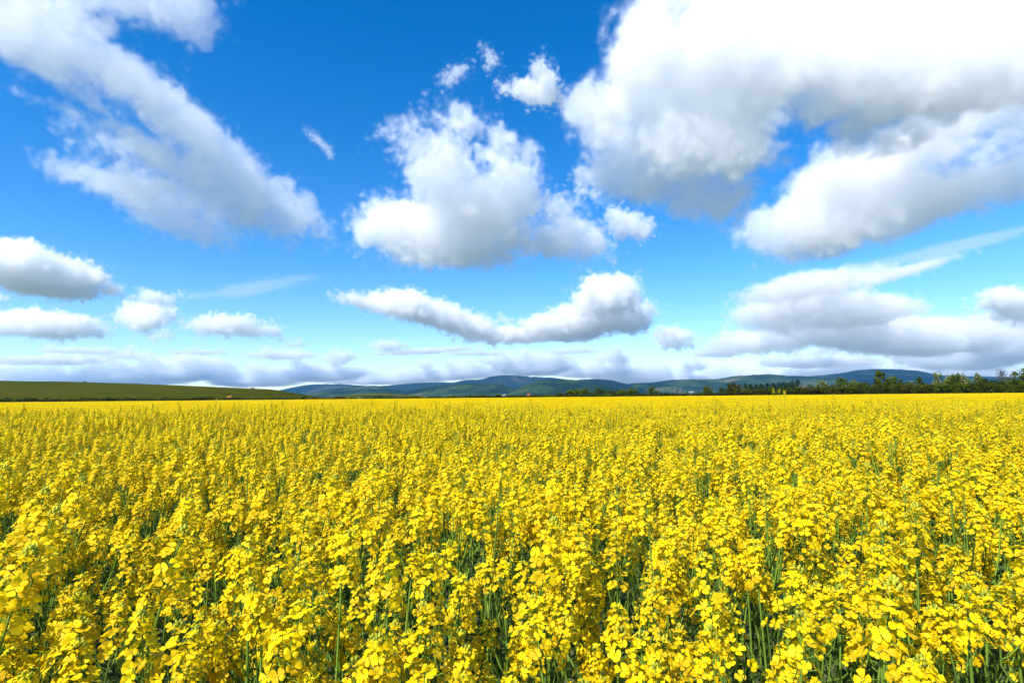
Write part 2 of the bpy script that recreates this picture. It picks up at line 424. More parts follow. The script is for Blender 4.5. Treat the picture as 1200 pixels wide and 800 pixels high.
def range_(name, profile, dist, front, back, mat, rough_h, seed, wav=None, n=(260, 70), flat=0.0):
    """a ridge of hills whose crest is seen along the given photograph points, dist metres away"""
    px = np.array([p[0] for p in profile], float); py = np.array([p[1] for p in profile], float)
    pts = [at(a, b, dist) for a, b in zip(px, py)]
    cx = np.array([p.x for p in pts]); cz = np.array([max(p.z, 0.0) for p in pts])
    xs = np.linspace(cx[0], cx[-1], n[0]); ys = np.linspace(dist - front, dist + back, n[1])
    wav = wav or dist * 0.04

    def zf(x, y):
        # the crest keeps its place in the view as it wanders nearer and farther
        wob = vnoise(x / (wav * 3), x * 0 + 3.3, seed + 1, 3) * front * 0.35
        t = (y - dist - wob)
        h = np.interp(x * dist / np.maximum(y * 0.5 + dist * 0.5, 1), cx, cz)
        up = np.where(t < 0, sm(1 + t / front) ** 0.9 * (1 - flat) + flat * (t > -front), sm(1 - t / back))
        spur = vnoise(x / wav, y / (wav * 2.2), seed, 5, 0.55)
        z = h * up + rough_h * spur * np.minimum(1, h / (rough_h * 3 + 1e-6)) * 4 * up * (1 - up) * 2
        fine = vnoise(x / (wav * 0.16), y / (wav * 0.3), seed + 9, 3) * rough_h * 0.16 * np.minimum(1, up * 3) * np.minimum(1, h / (rough_h + 1e-6))
        return np.where(h * up < 0.5, -3.0, z + fine) - 1.0
    return grid_mesh(name, xs, ys, zf, mat)


slope_mat = terrain_mat('slope_grass', [(0.30, (0.034, 0.042, 0.001)), (0.50, (0.052, 0.056, 0.0012)), (0.70, (0.072, 0.056, 0.005))], 0.018, 7, (1, 3.0, 3.0))
forest = terrain_mat('far_forest', [(0.38, (0.004, 0.010, 0.008)), (0.50, (0.018, 0.032, 0.010)), (0.59, (0.04, 0.065, 0.016)), (0.66, (0.15, 0.10, 0.06))], 0.0022, 8)
moor = terrain_mat('far_moor', [(0.40, (0.006, 0.012, 0.012)), (0.55, (0.018, 0.024, 0.018)), (0.66, (0.075, 0.055, 0.04))], 0.0016, 8)
meadow = terrain_mat('near_hill_meadow', [(0.40, (0.022, 0.040, 0.008)), (0.52, (0.05, 0.062, 0.010)), (0.62, (0.16, 0.13, 0.02))], 0.006, 6, (1, 3, 3))

range_('green_slope', [(-420, 443), (-200, 443), (-60, 444), (0, 445), (60, 446), (100, 447), (160, 448.6), (200, 450), (240, 451.8), (290, 454), (316, 455), (330, 457.5),
                       (350, 462), (366, 465.6), (380, 468)], 700, 260, 500, slope_mat, 0.6, 11, n=(300, 80))
range_('meadow_hill', [(372, 467), (395, 463.5), (420, 461), (445, 460.2), (470, 461), (500, 464), (520, 466)], 1600, 300, 300, meadow, 2.5, 12, n=(120, 50))
range_('wooded_ridge', [(352, 465), (372, 460), (400, 455), (430, 452.6), (450, 453.6), (468, 457), (486, 461), (500, 464)], 6200, 1500, 1500, forest, 80, 13, n=(160, 60))
range_('wooded_ridge.001', [(462, 464), (480, 458), (505, 452), (535, 450), (570, 449), (588, 450.5), (600, 455), (616, 461), (630, 465)], 5400, 1300, 1300, forest, 80, 14, n=(180, 60))
range_('wooded_ridge.002', [(584, 464), (600, 458), (618, 450), (630, 446), (645, 444.4), (662, 444.4), (676, 446), (700, 450), (722, 455), (745, 462)], 5000, 1300, 1300, forest, 90, 15, n=(180, 60))
range_('wooded_ridge.003', [(650, 460), (666, 446), (680, 444.4), (700, 444), (716, 445), (732, 449), (745, 454), (760, 462)], 6600, 1400, 1400, moor, 90, 16, n=(150, 60))
range_('far_ridge', [(730, 458), (740, 449), (765, 448), (782, 445.5), (800, 444.6), (826, 444.4), (840, 444), (860, 440.6), (880, 439.2), (902, 438.2), (920, 440), (945, 441), (962, 443), (990, 448), (1010, 456)],
       7000, 1900, 1500, forest, 100, 17, n=(240, 70))
range_('far_mountain', [(318, 463), (333, 457), (350, 453), (365, 450.6), (382, 450), (400, 450.2), (430, 452), (458, 452), (480, 449.5), (505, 448), (530, 448), (545, 445.5), (565, 444.4),
                        (577, 441), (590, 439.8), (602, 440), (616, 441.4), (645, 442.4), (660, 444), (690, 447), (740, 450), (800, 454), (820, 458)], 10500, 1900, 1500, moor, 130, 18, n=(300, 70))
range_('far_mountain.001', [(925, 455), (945, 441), (962, 439.8), (985, 437), (1003, 433.8), (1015, 432.8), (1045, 432.8), (1065, 434), (1082, 436.2), (1097, 439.6), (1112, 441), (1140, 441), (1200, 442), (1290, 444), (1400, 450)],
       9800, 1900, 1500, moor, 90, 19, n=(260, 70))

# ------------------------------------------------------------------ the air
hz = Mesh(); hz.box((-13800, -60, -6), (13800, 13900, 620))
hm, ht = material('haze_air')
ho = nd(ht, 'ShaderNodeOutputMaterial'); hv = nd(ht, 'ShaderNodeVolumePrincipled')
hv.inputs['Color'].default_value = (0.16, 0.56, 1.0, 1); hv.inputs['Density'].default_value = 3.6e-5; hv.inputs['Anisotropy'].default_value = 0.2
ht.links.new(hv.outputs[0], ho.inputs['Volume'])
haze = link('haze', hz.mesh('haze', [hm])); haze['kind'] = 'stuff'
# ------------------------------------------------------------------ rapeseed
petal_m = leafy('rape_petal', (0.90, 0.73, 0.004), 0.09, 0.38, (0.84, 0.52, 0.003), objvar=0.07, spec=0.15)
bud_m = leafy('rape_bud', (0.46, 0.46, 0.03), 0.3, 0.2, (0.28, 0.36, 0.03))
stem_m = leafy('rape_stem', (0.17, 0.28, 0.026), 0.3, 0.15, (0.10, 0.19, 0.022), objvar=0.15, spec=0.3)
leaf_m = leafy('rape_leaf', (0.075, 0.14, 0.028), 0.35, 0.3, (0.05, 0.11, 0.035), objvar=0.15)
PM = [petal_m, bud_m, stem_m, leaf_m]
rr = random.Random(11)


def basis(n, spin):
    n = Vector(n).normalized(); a = n.orthogonal().normalized(); b = n.cross(a)
    return (a * math.cos(spin) + b * math.sin(spin)), (b * math.cos(spin) - a * math.sin(spin)), n


def flower(ms, c, n, size, rnd, tone):
    """four rounded petals round a small heart"""
    a, b, n = basis(n, rnd.uniform(0, 6.28)); c = Vector(c)
    cup = rnd.uniform(0.2, 1.5)
    for k in range(4):
        th = k * math.pi / 2 + rnd.uniform(-.25, .25)
        d = a * math.cos(th) + b * math.sin(th); s = b * math.cos(th) - a * math.sin(th)
        l = size * rnd.uniform(.75, 1.12); w = size * rnd.uniform(.38, .56); cu_ = cup + rnd.uniform(-.25, .25); tip = rnd.uniform(-.25, .12)
        P = lambda t, u, z: tuple(c + d * (l * t) + s * (w * u) + n * (l * z))
        mid = cu_ * 0.42
        vs = [P(.06, 0, 0), P(.42, -.70, mid * .7 + .05), P(.42, .70, mid * .7 + .05), P(.45, 0, mid * .7 - .03), P(.80, -1, mid + tip * .1), P(.80, 1, mid + tip * .1), P(.82, 0, mid + .02), P(1.02, -.60, mid + tip), P(1.02, .60, mid + tip), P(1.06, 0, mid + tip * .9)]
        ms.add(vs, [[0, 3, 1], [0, 2, 3], [1, 3, 6, 4], [3, 2, 5, 6], [4, 6, 9, 7], [6, 5, 8, 9]], 0, min(1, max(0, tone + rnd.uniform(-.2, .2))))
    e = size * .13
    ms.add([tuple(c + a * e + n * e), tuple(c + b * e + n * e), tuple(c - a * e + n * e), tuple(c - b * e + n * e), tuple(c + n * e * 2.6)], [[0, 1, 4], [1, 2, 4], [2, 3, 4], [3, 0, 4]], 1, .7)


def flower_head(rnd, scale=1.0, n=None, opened=True):
    """one raceme: pedicels and open flowers in one mesh, the bud cluster on top in another"""
    fl = Mesh(); bd = Mesh()
    L = rnd.uniform(.05, .085) * scale; n = n or rnd.choice((12, 22, 25, 28, 30, 33, 36))
    fl.tube([(0, 0, -.01), (0, 0, L * .6), (0, 0, L)], [.0016, .0013, .0010], 4, 2, .5)
    for i in range(n):
        t = (i + rnd.random() * .8) / n; az = i * 2.4 + rnd.uniform(-.4, .4)
        el = 0.15 + 0.95 * t ** 1.3 + rnd.uniform(-.15, .15)
        pl = (.0225 - .009 * t) * scale * rnd.uniform(.8, 1.2)
        d = Vector((math.cos(az) * math.cos(el), math.sin(az) * math.cos(el), math.sin(el)))
        o = Vector((0, 0, L * (t * .95))); c = o + d * pl
        fl.tube([o, c], [.0008, .0007], 3, 2, .7)
        nn = d + Vector((rnd.uniform(-.5, .5), rnd.uniform(-.5, .5), .35 + rnd.uniform(-.3, .5)))
        flower(fl, c, nn, rnd.uniform(.0078, .0104) * scale * (1 - .18 * t), rnd, rnd.random() * .8 + .2 * t)
    for i in range(rnd.randint(9, 14)):
        az = i * 2.4; q = i / 12; rad = .0075 * scale * (1 - q * .75)
        c = Vector((math.cos(az) * rad, math.sin(az) * rad, L + (.002 + .010 * q) * scale))
        w = .0021 * scale; h = .0052 * scale
        bd.tube([c, c + Vector((0, 0, h * .5)), c + Vector((math.cos(az) * .001, math.sin(az) * .001, h))], [w * .6, w, w * .3], 4, 1, rnd.random(), True)
    return fl, bd


def leaf(ms, base, d, L, W, rnd, mat=3):
    d = Vector(d).normalized(); s = d.cross(Vector((0, 0, 1)))
    s = s.normalized() if s.length > .01 else Vector((1, 0, 0)); up = s.cross(d)
    droop = rnd.uniform(.2, .9); rows = []
    for i, (t, w) in enumerate(((0, .25), (.2, .75), (.45, 1), (.72, .75), (1, .04))):
        c = Vector(base) + d * (L * t) + Vector((0, 0, -droop * L * t * t)) + s * (math.sin(t * 5) * W * .15)
        rows += [tuple(c - s * (W * w) + up * (W * .25 * w)), tuple(c), tuple(c + s * (W * w) + up * (W * .25 * w))]
    fs = []
    for i in range(4):
        for j in range(2): fs.append([i * 3 + j, i * 3 + j + 1, i * 3 + j + 4, i * 3 + j + 3])
    ms.add(rows, fs, mat, rnd.random())


HEADS = [flower_head(random.Random(100 + i)) for i in range(10)]
BIG = [flower_head(random.Random(200 + i), 1.25, 28) for i in range(4)]
HEADS += BIG


def plant(rnd, heads_n=None, height=None):
    """a whole rape plant: stem mesh, head placements, leaf placements"""
    Ht = height or rnd.uniform(1.06, 1.25); st = Mesh(); heads = []; leaves = []
    lean = Vector((rnd.uniform(-.02, .10), rnd.uniform(-.06, .06), 0))
    P = lambda t: Vector((lean.x * t * t * Ht * 1.2 + .012 * math.sin(t * 7 + lean.y * 90), lean.y * t * t * Ht * 1.2 + .010 * math.cos(t * 6), t * Ht))
    st.tube([P(t) for t in (0, .25, .5, .75, 1)], [.0055, .005, .0042, .0032, .0022], 5, 2, .5)
    heads.append((P(1), (P(1) - P(.93)).normalized()))
    nb = (heads_n or rnd.randint(4, 6)) - 1; a0 = rnd.uniform(0, 6.28)
    for i in range(nb):
        t0 = .52 + .36 * i / nb + rnd.uniform(-.04, .04); az = a0 + i * 2.4 + rnd.uniform(-.3, .3)
        o = P(t0); out = Vector((math.cos(az), math.sin(az), 0)); top = Ht * rnd.uniform(.87, 1.0)
        spread = rnd.uniform(.07, .16)
        e = o + out * spread + lean * (top - o.z) * .8; e.z = max(top, o.z + .08)
        m1 = o + out * spread * .62 + Vector((0, 0, (e.z - o.z) * .38)); m2 = o + out * spread * .92 + Vector((0, 0, (e.z - o.z) * .7))
        st.tube([o, m1, m2, e], [.0032, .0028, .0024, .0018], 4, 2, rnd.random())
        heads.append((e, ((e - m2).normalized() + Vector((rnd.uniform(-.15, .25), rnd.uniform(-.2, .2), .2))).normalized()))
        for q in range(rnd.randint(2, 4)):            # young pods standing off below the flowers
            pt = m2.lerp(e, rnd.uniform(.0, .85)); pa = rnd.uniform(0, 6.28); pd = Vector((math.cos(pa), math.sin(pa), .55))
            st.tube([pt, pt + pd * .014, pt + pd * .03 + Vector((0, 0, .014)), pt + pd * .036 + Vector((0, 0, .034))], [.0006, .0007, .0013, .0004], 3, 2, rnd.random())
        leaves.append((o, az, rnd.uniform(.05, .09)))
    for q in range(rnd.randint(6, 9)):
        t = rnd.uniform(.78, .93); pt = P(t); pa = rnd.uniform(0, 6.28); pd = Vector((math.cos(pa), math.sin(pa), .5))
        st.tube([pt, pt + pd * .016, pt + pd * .034 + Vector((0, 0, .018)), pt + pd * .04 + Vector((0, 0, .04))], [.0006, .0007, .0013, .0004], 3, 2, rnd.random())
    for i in range(5):
        t = .18 + .10 * i; leaves.append((P(t), a0 + i * 2.1 + 1, rnd.uniform(.09, .17)))
    hm_ = []
    for (p, d) in heads:
        q = d.to_track_quat('Z', 'Y').to_matrix().to_4x4() @ Matrix.Rotation(rnd.uniform(0, 6.28), 4, 'Z')
        q = Matrix.Translation(p) @ q @ Matrix.Scale(rnd.uniform(.88, 1.26), 4)
        hm_.append((rnd.randrange(len(HEADS)), q))
    lm = [(rnd.randrange(6), Matrix.Translation(o) @ Matrix.Rotation(az, 4, 'Z') @ Matrix.Rotation(-rnd.uniform(.2, .8), 4, 'Y') @ Matrix.Scale(L / .12, 4)) for (o, az, L) in leaves]
    return st, hm_, lm, Ht


LEAVES = []
for i in range(6):
    ms = Mesh(); leaf(ms, (0, 0, 0), (1, 0, .15), .12, .016 + .003 * (i % 3), random.Random(300 + i)); LEAVES.append(ms)
NP = 12
PLANTS = [plant(random.Random(400 + i), height=1.04 + .022 * i) for i in range(NP)]


def whole(p):
    ms = Mesh(); st, hm_, lm, Ht = p
    ms.merge(st, Matrix.Identity(4))
    for i, q in hm_: ms.merge(HEADS[i][0], q); ms.merge(HEADS[i][1], q)
    for i, q in lm: ms.merge(LEAVES[i], q)
    return ms


WHOLE = [whole(p) for p in PLANTS]
whole_me = [w.mesh('rape_plant_whole', PM) for w in WHOLE]
stem_me = [p[0].mesh('stem', PM) for p in PLANTS]
head_me = [h[0].mesh('flower_head', PM) for h in HEADS]
bud_me = [h[1].mesh('bud_cluster', PM) for h in HEADS]
leaf_me = [l.mesh('leaf', PM) for l in LEAVES]


def swell(x, y):
    """gentle rise and fall of the crop's top"""
    return (vnoise(np.asarray(x) / 1.6 + 40, np.asarray(y) / 1.6 + 40, 77, 3) * .26 + vnoise(np.asarray(x) / 9. + 40, np.asarray(y) / 9. + 40, 78, 2) * .12)


# numeric copies of whole plants for quick patch building
def arrays(ms):
    return (np.vstack(ms.v), ms.f, np.array(ms.m), np.array(ms.t))


class Big:
    """joins many copies of a few meshes by numpy"""
    def __init__(s): s.v = []; s.l = []; s.c = []; s.m = []; s.t = []; s.n = 0

    def put(s, src, x, y, az, sc, zs):
        v, loops, cnt, m_, t_ = src
        ca, sa = math.cos(az) * sc, math.sin(az) * sc
        o = np.empty_like(v); o[:, 0] = v[:, 0] * ca - v[:, 1] * sa + x; o[:, 1] = v[:, 0] * sa + v[:, 1] * ca + y; o[:, 2] = v[:, 2] * zs
        s.v.append(o); s.l.append(loops + s.n); s.c.append(cnt); s.m.append(m_); s.t.append(t_); s.n += len(v)

    def mesh(s, name, mats):
        me = bpy.data.meshes.new(name); vv = np.vstack(s.v).astype(np.float32); l = np.concatenate(s.l).astype(np.int32); c = np.concatenate(s.c).astype(np.int32)
        me.vertices.add(len(vv)); me.vertices.foreach_set('co', vv.ravel())
        me.loops.add(len(l)); me.loops.foreach_set('vertex_index', l)
        me.polygons.add(len(c)); me.polygons.foreach_set('loop_start', np.concatenate([[0], np.cumsum(c)[:-1]]).astype(np.int32))
        me.polygons.foreach_set('material_index', np.concatenate(s.m).astype(np.int32))
        me.update(calc_edges=True)
        a = me.attributes.new('tone', 'FLOAT', 'FACE'); a.data.foreach_set('value', np.concatenate(s.t).astype(np.float32))
        for m_ in mats: me.materials.append(m_)
        return me


def flat(ms):
    return (np.vstack(ms.v), np.concatenate([np.asarray(f) for f in ms.f]), np.array([len(f) for f in ms.f]), np.array(ms.m), np.array(ms.t))


def light_plant(rnd, nf, petal, nhead):
    """a plant for farther off: every flower two crossed petals pairs, few stems"""
    ms = Mesh(); Ht = rnd.uniform(1.03, 1.24)
    for h in range(nhead):
        az = h * 2.4 + rnd.random(); r_ = 0 if h == 0 else rnd.uniform(.06, .15)
        top = Ht * (1 if h == 0 else rnd.uniform(.84, .99)); bx, by = r_ * math.cos(az) + .05, r_ * math.sin(az)
        w = .0022
        ms.add([(bx * .6 - w, by * .6, top - .42), (bx * .6 + w, by * .6, top - .42), (bx + w, by, top), (bx - w, by, top)], [[0, 1, 2, 3]], 2, .5)
        for i in range(nf):
            t = i / nf; a = i * 2.4 + rnd.random(); rad = (.046 - .020 * t) * rnd.uniform(.5, 1.1)
            c = Vector((bx + rad * math.cos(a), by + rad * math.sin(a), top - .03 + .06 * t + rnd.uniform(-.012, .012)))
            n_ = Vector((math.cos(a) * (1 - t), math.sin(a) * (1 - t), .35 + t)) + Vector((rnd.uniform(-.5, .5), rnd.uniform(-.5, .5), rnd.uniform(-.3, .3)))
            A, B, n_ = basis(n_, rnd.random() * 6.28); tn = .4 + .6 * rnd.random()
            for (d, s) in ((A, B), (B, A)):
                k_ = petal
                ms.add([tuple(c - d * k_ + n_ * k_ * .3), tuple(c - s * k_ * .38), tuple(c + d * k_ + n_ * k_ * .3), tuple(c + s * k_ * .38)], [[0, 1, 2, 3]], 0, tn)
    for i in range(4):
        leaf(ms, (0, 0, Ht * (.35 + .1 * i)), (math.cos(i * 2.2), math.sin(i * 2.2), .5), .13, .018, rnd)
    return ms


def patch(name, size, per_m2, srcs, seed, zs_var=.10):
    r_ = random.Random(seed); b = Big(); n_ = int(size * math.sqrt(per_m2)); st_ = size / n_
    for i in range(n_):
        for j in range(n_):
            x = (i + .5 + r_.uniform(-.48, .48)) * st_ - size / 2; y = (j + .5 + r_.uniform(-.48, .48)) * st_ - size / 2
            b.put(r_.choice(srcs), x, y, r_.uniform(-.9, .9), r_.uniform(.9, 1.1), 1 + r_.gauss(0, zs_var * .6) + (r_.uniform(.05, .11) if r_.random() < .03 and zs_var > .07 else 0))
    return b.mesh(name, PM)


DENS = 33.0
near_src = [flat(w) for w in WHOLE]
mid_src = [flat(light_plant(random.Random(500 + i), 24, .0120, 6)) for i in range(8)]
far_src = [flat(light_plant(random.Random(600 + i), 9, .024, 5)) for i in range(8)]
vfar_src = [flat(light_plant(random.Random(700 + i), 5, .036, 4)) for i in range(8)]

stock = {}
for key, size, src, cnt, dens in (('near', 1.0, near_src, 5, DENS), ('mid', 1.0, mid_src, 5, DENS), ('far', 2.5, far_src, 5, DENS), ('vfar', 5.0, vfar_src, 5, DENS * .8)):
    c = bpy.data.collections.new('crop_stock_' + key); stock[key] = (c, size)
    for i in range(cnt):
        c.objects.link(bpy.data.objects.new('crop_patch', patch('crop_patch', size, dens, src, 900 + i, .085 if key == 'near' else .05 if key == 'mid' else .035)))
c = bpy.data.collections.new('crop_stock_single'); stock['single'] = (c, 0)
for me in whole_me: c.objects.link(bpy.data.objects.new('crop_plant', me))

# where everything stands
pts = {k_: [] for k_ in ('single', 'near', 'mid', 'far', 'vfar')}
NEAR_Y = 3.0
singles = []
stp = 1 / math.sqrt(DENS); g_ = random.Random(21)
for i in range(int(-4.6 / stp), int(4.6 / stp) + 1):
    for j in range(int(-1.2 / stp), int(NEAR_Y / stp) + 1):
        x = (i + .5 + g_.uniform(-.45, .45)) * stp; y = (j + .5 + g_.uniform(-.45, .45)) * stp
        if y > NEAR_Y or math.hypot(x, y) < .62 or abs(x) > 1.6 + 1.1 * max(y, 0) + .4: continue
        singles.append((x, y, g_.uniform(-.8, .8), 1 + float(swell(x, y)) * .5 + (g_.uniform(.03, .08) if g_.random() < .05 else 0), g_.randrange(NP)))
for key, y0, y1 in (('near', NEAR_Y, 14), ('mid', 14, 44), ('far', 44, 124), ('vfar', 124, FIELD_END)):
    sz = stock[key][1]; y = y0 + sz / 2
    while y < y1 + sz / 2 - .01:
        half = y * .98 + 4 + (12 if y > 60 else 0)
        for x in np.arange(-half, half, sz):
            pts[key].append((x + g_.uniform(0, .0), y, g_.choice((0, math.pi / 2, math.pi, -math.pi / 2)), 1 + float(swell(x, y)) * .8 * (1 if sz < 4 else .5)))
        y += sz
# crop on both sides of the nearest strip and just behind the photographer
for y in np.arange(-.5, NEAR_Y, 1.0):
    for x in np.arange(-9, 9.1, 1.0):
        if abs(x) > 1.6 + 1.1 * max(y + .5, 0) + .9: pts['near'].append((x, y, g_.choice((0, math.pi)), 1 + float(swell(x, y)) * .6))


def frame_pos(p):
    v = Vector(p) - CAM; dz = v.dot(FWD)
    if dz < .05: return None
    return 600 + F * v.dot(RIGHT) / dz, 400 - F * v.dot(UP) / dz


def shows(s):
    x, y, az, zs, k_ = s; q = frame_pos((x, y, PLANTS[k_][3] * zs * .98))
    return q is not None and -25 < q[0] < 1225 and q[1] < 815


singles.sort(key=lambda s: math.hypot(s[0], s[1]) + (0 if shows(s) else 100))
indiv = [s for s in singles[:300] if shows(s)]
rest = [s for s in singles if s not in indiv]
for s in rest: pts['single'].append((s[0], s[1], s[2], s[3]))

# the stuff: one object, its points instanced with patches of crop
allp = []; lod = []
for li, key in enumerate(('single', 'near', 'mid', 'far', 'vfar')):
    for p in pts[key]: allp.append(p); lod.append(li)
me = bpy.data.meshes.new('rapeseed_crop'); A = np.array(allp, np.float32)
me.vertices.add(len(A)); co = np.zeros((len(A), 3), np.float32); co[:, :2] = A[:, :2]; me.vertices.foreach_set('co', co.ravel())
for nm, tp, val in (('lod', 'INT', np.array(lod, np.int32)), ('turn', 'FLOAT', A[:, 2]), ('tall', 'FLOAT', A[:, 3]), ('pick', 'INT', rng.integers(0, 60, len(A)).astype(np.int32))):
    a = me.attributes.new(nm, tp, 'POINT'); a.data.foreach_set('value', val)
me.update()
crop = link('rapeseed_crop', me); crop['kind'] = 'stuff'
gt = bpy.data.node_groups.new('crop_scatter', 'GeometryNodeTree')
gt.interface.new_socket('Geometry', in_out='INPUT', socket_type='NodeSocketGeometry'); gt.interface.new_socket('Geometry', in_out='OUTPUT', socket_type='NodeSocketGeometry')
gi = nd(gt, 'NodeGroupInput'); go = nd(gt, 'NodeGroupOutput'); jn = nd(gt, 'GeometryNodeJoinGeometry')


def attr(nm, tp):
    n_ = nd(gt, 'GeometryNodeInputNamedAttribute', data_type=tp); n_.inputs['Name'].default_value = nm
    return n_.outputs['Attribute']


rc = nd(gt, 'ShaderNodeCombineXYZ'); gt.links.new(attr('turn', 'FLOAT'), rc.inputs[2])
sc_ = nd(gt, 'ShaderNodeCombineXYZ'); sc_.inputs[0].default_value = 1; sc_.inputs[1].default_value = 1; gt.links.new(attr('tall', 'FLOAT'), sc_.inputs[2])
for li, key in enumerate(('single', 'near', 'mid', 'far', 'vfar')):
    ci = nd(gt, 'GeometryNodeCollectionInfo'); ci.inputs['Collection'].default_value = stock[key][0]
    ci.inputs['Separate Children'].default_value = True; ci.inputs['Reset Children'].default_value = True
    eq = nd(gt, 'FunctionNodeCompare', data_type='INT', operation='EQUAL'); gt.links.new(attr('lod', 'INT'), eq.inputs[2]); eq.inputs[3].default_value = li
    ip = nd(gt, 'GeometryNodeInstanceOnPoints')
    gt.links.new(gi.outputs[0], ip.inputs['Points']); gt.links.new(eq.outputs[0], ip.inputs['Selection']); gt.links.new(ci.outputs[0], ip.inputs['Instance'])
    ip.inputs['Pick Instance'].default_value = True; gt.links.new(attr('pick', 'INT'), ip.inputs['Instance Index'])
    gt.links.new(rc.outputs[0], ip.inputs['Rotation']); gt.links.new(sc_.outputs[0], ip.inputs['Scale'])
    gt.links.new(ip.outputs[0], jn.inputs[0])
gt.links.new(jn.outputs[0], go.inputs[0])
md = crop.modifiers.new('scatter', 'NODES'); md.node_group = gt

# the nearest plants, each a thing with its parts
protos = {}


def build_plant(k_):
    st, hm_, lm, Ht = PLANTS[k_]
    root = bpy.data.objects.new('rapeseed_plant', None); root.empty_display_size = .1
    kids = []
    o = bpy.data.objects.new('stem', stem_me[k_]); kids.append((o, root))
    for i, q in hm_:
        h = bpy.data.objects.new('flower_head', head_me[i]); h.matrix_local = q; kids.append((h, root))
        kids.append((bpy.data.objects.new('bud_cluster', bud_me[i]), h))
    for i, q in lm:
        l = bpy.data.objects.new('leaf', leaf_me[i]); l.matrix_local = q; kids.append((l, root))
    for o, p in kids: o.parent = p
    return root, kids


def copy_plant(src):
    root, kids = src; r2 = root.copy(); mp = {root: r2}; k2 = []
    for o, p in kids:
        c_ = o.copy(); c_.parent = mp[p]; mp[o] = c_; k2.append((c_, mp[p]))
    return r2, k2


plant_objs = []
for s in indiv:
    x, y, az, zs, k_ = s
    if k_ not in protos: cur = protos[k_] = build_plant(k_)
    else: cur = copy_plant(protos[k_])
    root, kids = cur
    COL.objects.link(root)
    for o, p in kids: COL.objects.link(o)
    root.location = (x, y, 0); root.rotation_euler = (0, 0, az); root.scale = (1, 1, zs)
    root['category'] = 'plant'; root['group'] = 'rapeseed plants in the nearest strip of the field'
    root['label'] = 'yellow flowering rapeseed plant in the crowded nearest strip of the field'
    plant_objs.append((root, s))

# single out the plants that show largest along the bottom of the picture
SPOTS = ['in the bottom left corner', 'a little right of the bottom left corner', 'below the left end of the green slope', 'at the left third of the bottom edge',
         'left of the middle of the bottom edge', 'close left of the middle of the bottom edge', 'close right of the middle of the bottom edge', 'right of the middle of the bottom edge',
         'at the right third of the bottom edge', 'halfway between the right third and the right corner', 'a little left of the bottom right corner', 'in the bottom right corner']
for b_ in range(12):
    best = None
    for root, s in plant_objs:
        q = frame_pos((s[0], s[1], PLANTS[s[4]][3] * s[3]))
        if q and b_ * 100 <= q[0] < b_ * 100 + 100 and q[1] < 790:
            dd = math.hypot(s[0], s[1])
            if best is None or dd < best[0]: best = (dd, root)
    if best: best[1]['label'] = 'large blooming rapeseed plant nearest the camera, ' + SPOTS[b_]
    if best: best[1]['group'] = 'rapeseed plants of the front row'
for root, s in plant_objs:
    if 'front row' not in root['group']: root['label'] = 'yellow flowering rapeseed plant in the crowded strip behind the front row'
# ------------------------------------------------------------------ trees, hedge, buildings at the field's far edge
bark = simple('bark', (0.07, 0.055, 0.04), 0.9, 0.3, 3.0)
L_round = leafy('leaf_broad', (0.10, 0.135, 0.007), 0.35, 0.3, (0.045, 0.066, 0.004), objvar=0.2, spec=0.03)
L_dark = leafy('leaf_dark', (0.065, 0.085, 0.005), 0.35, 0.25, (0.026, 0.038, 0.003), objvar=0.2, spec=0.03)
L_light = leafy('leaf_spring', (0.14, 0.17, 0.010), 0.3, 0.35, (0.060, 0.080, 0.006), objvar=0.2, spec=0.03)
L_brown = leafy('leaf_brown', (0.080, 0.074, 0.006), 0.3, 0.3, (0.040, 0.042, 0.004), objvar=0.2, spec=0.03)
L_fir = leafy('needle', (0.035, 0.062, 0.012), 0.35, 0.15, (0.016, 0.030, 0.008), objvar=0.15, spec=0.03)
L_white = leafy('may_blossom', (0.72, 0.70, 0.50), 0.15, 0.3, (0.55, 0.58, 0.35), spec=0.03)
L_twig = leafy('twig_haze', (0.12, 0.115, 0.07), 0.3, 0.3, (0.07, 0.08, 0.04), spec=0.03)


def quad(ms, c, s, rnd, tone, mat=0, nrm=None):
    n_ = Vector(nrm) if nrm is not None else Vector((rnd.gauss(0, 1), rnd.gauss(0, 1), rnd.gauss(0, 1)))
    if n_.length < .01: n_ = Vector((0, 0, 1))
    A, B, n_ = basis(n_, rnd.random() * 6.28); k_ = rnd.uniform(.5, .9)
    ms.add([tuple(c - A * s), tuple(c - B * s * k_ + n_ * s * .15), tuple(c + A * s), tuple(c + B * s * k_ + n_ * s * .15)], [[0, 1, 2, 3]], mat, tone)


def crown_shapes(rnd, kind):
    """clumps (centre, radius) of a crown one metre high and one wide"""
    cl = []
    if kind == 'bush':
        for i in range(26):
            a = rnd.uniform(0, 6.28); r_ = .36 * math.sqrt(rnd.random()); h = rnd.uniform(.1, .86) * (1 - (r_ / .5) ** 2 * .5)
            cl.append((Vector((r_ * math.cos(a), r_ * math.sin(a), h)), rnd.uniform(.10, .17)))
    elif kind == 'round':
        for i in range(34):
            a = rnd.uniform(0, 6.28); h = rnd.uniform(.22, .9); w = .40 * math.sin(min(1, max(0, (h - .1) / .85)) * math.pi) ** .6; r_ = w * math.sqrt(rnd.random())
            cl.append((Vector((r_ * math.cos(a), r_ * math.sin(a), h)), rnd.uniform(.08, .15)))
    elif kind == 'pointed':
        for i in range(34):
            a = rnd.uniform(0, 6.28); h = rnd.random() ** .8 * .93 + .03; w = .44 * (1 - h) ** .7 + .02; r_ = w * math.sqrt(rnd.random())
            cl.append((Vector((r_ * math.cos(a), r_ * math.sin(a), h)), rnd.uniform(.06, .12) * (1.2 - h * .6)))
    return cl


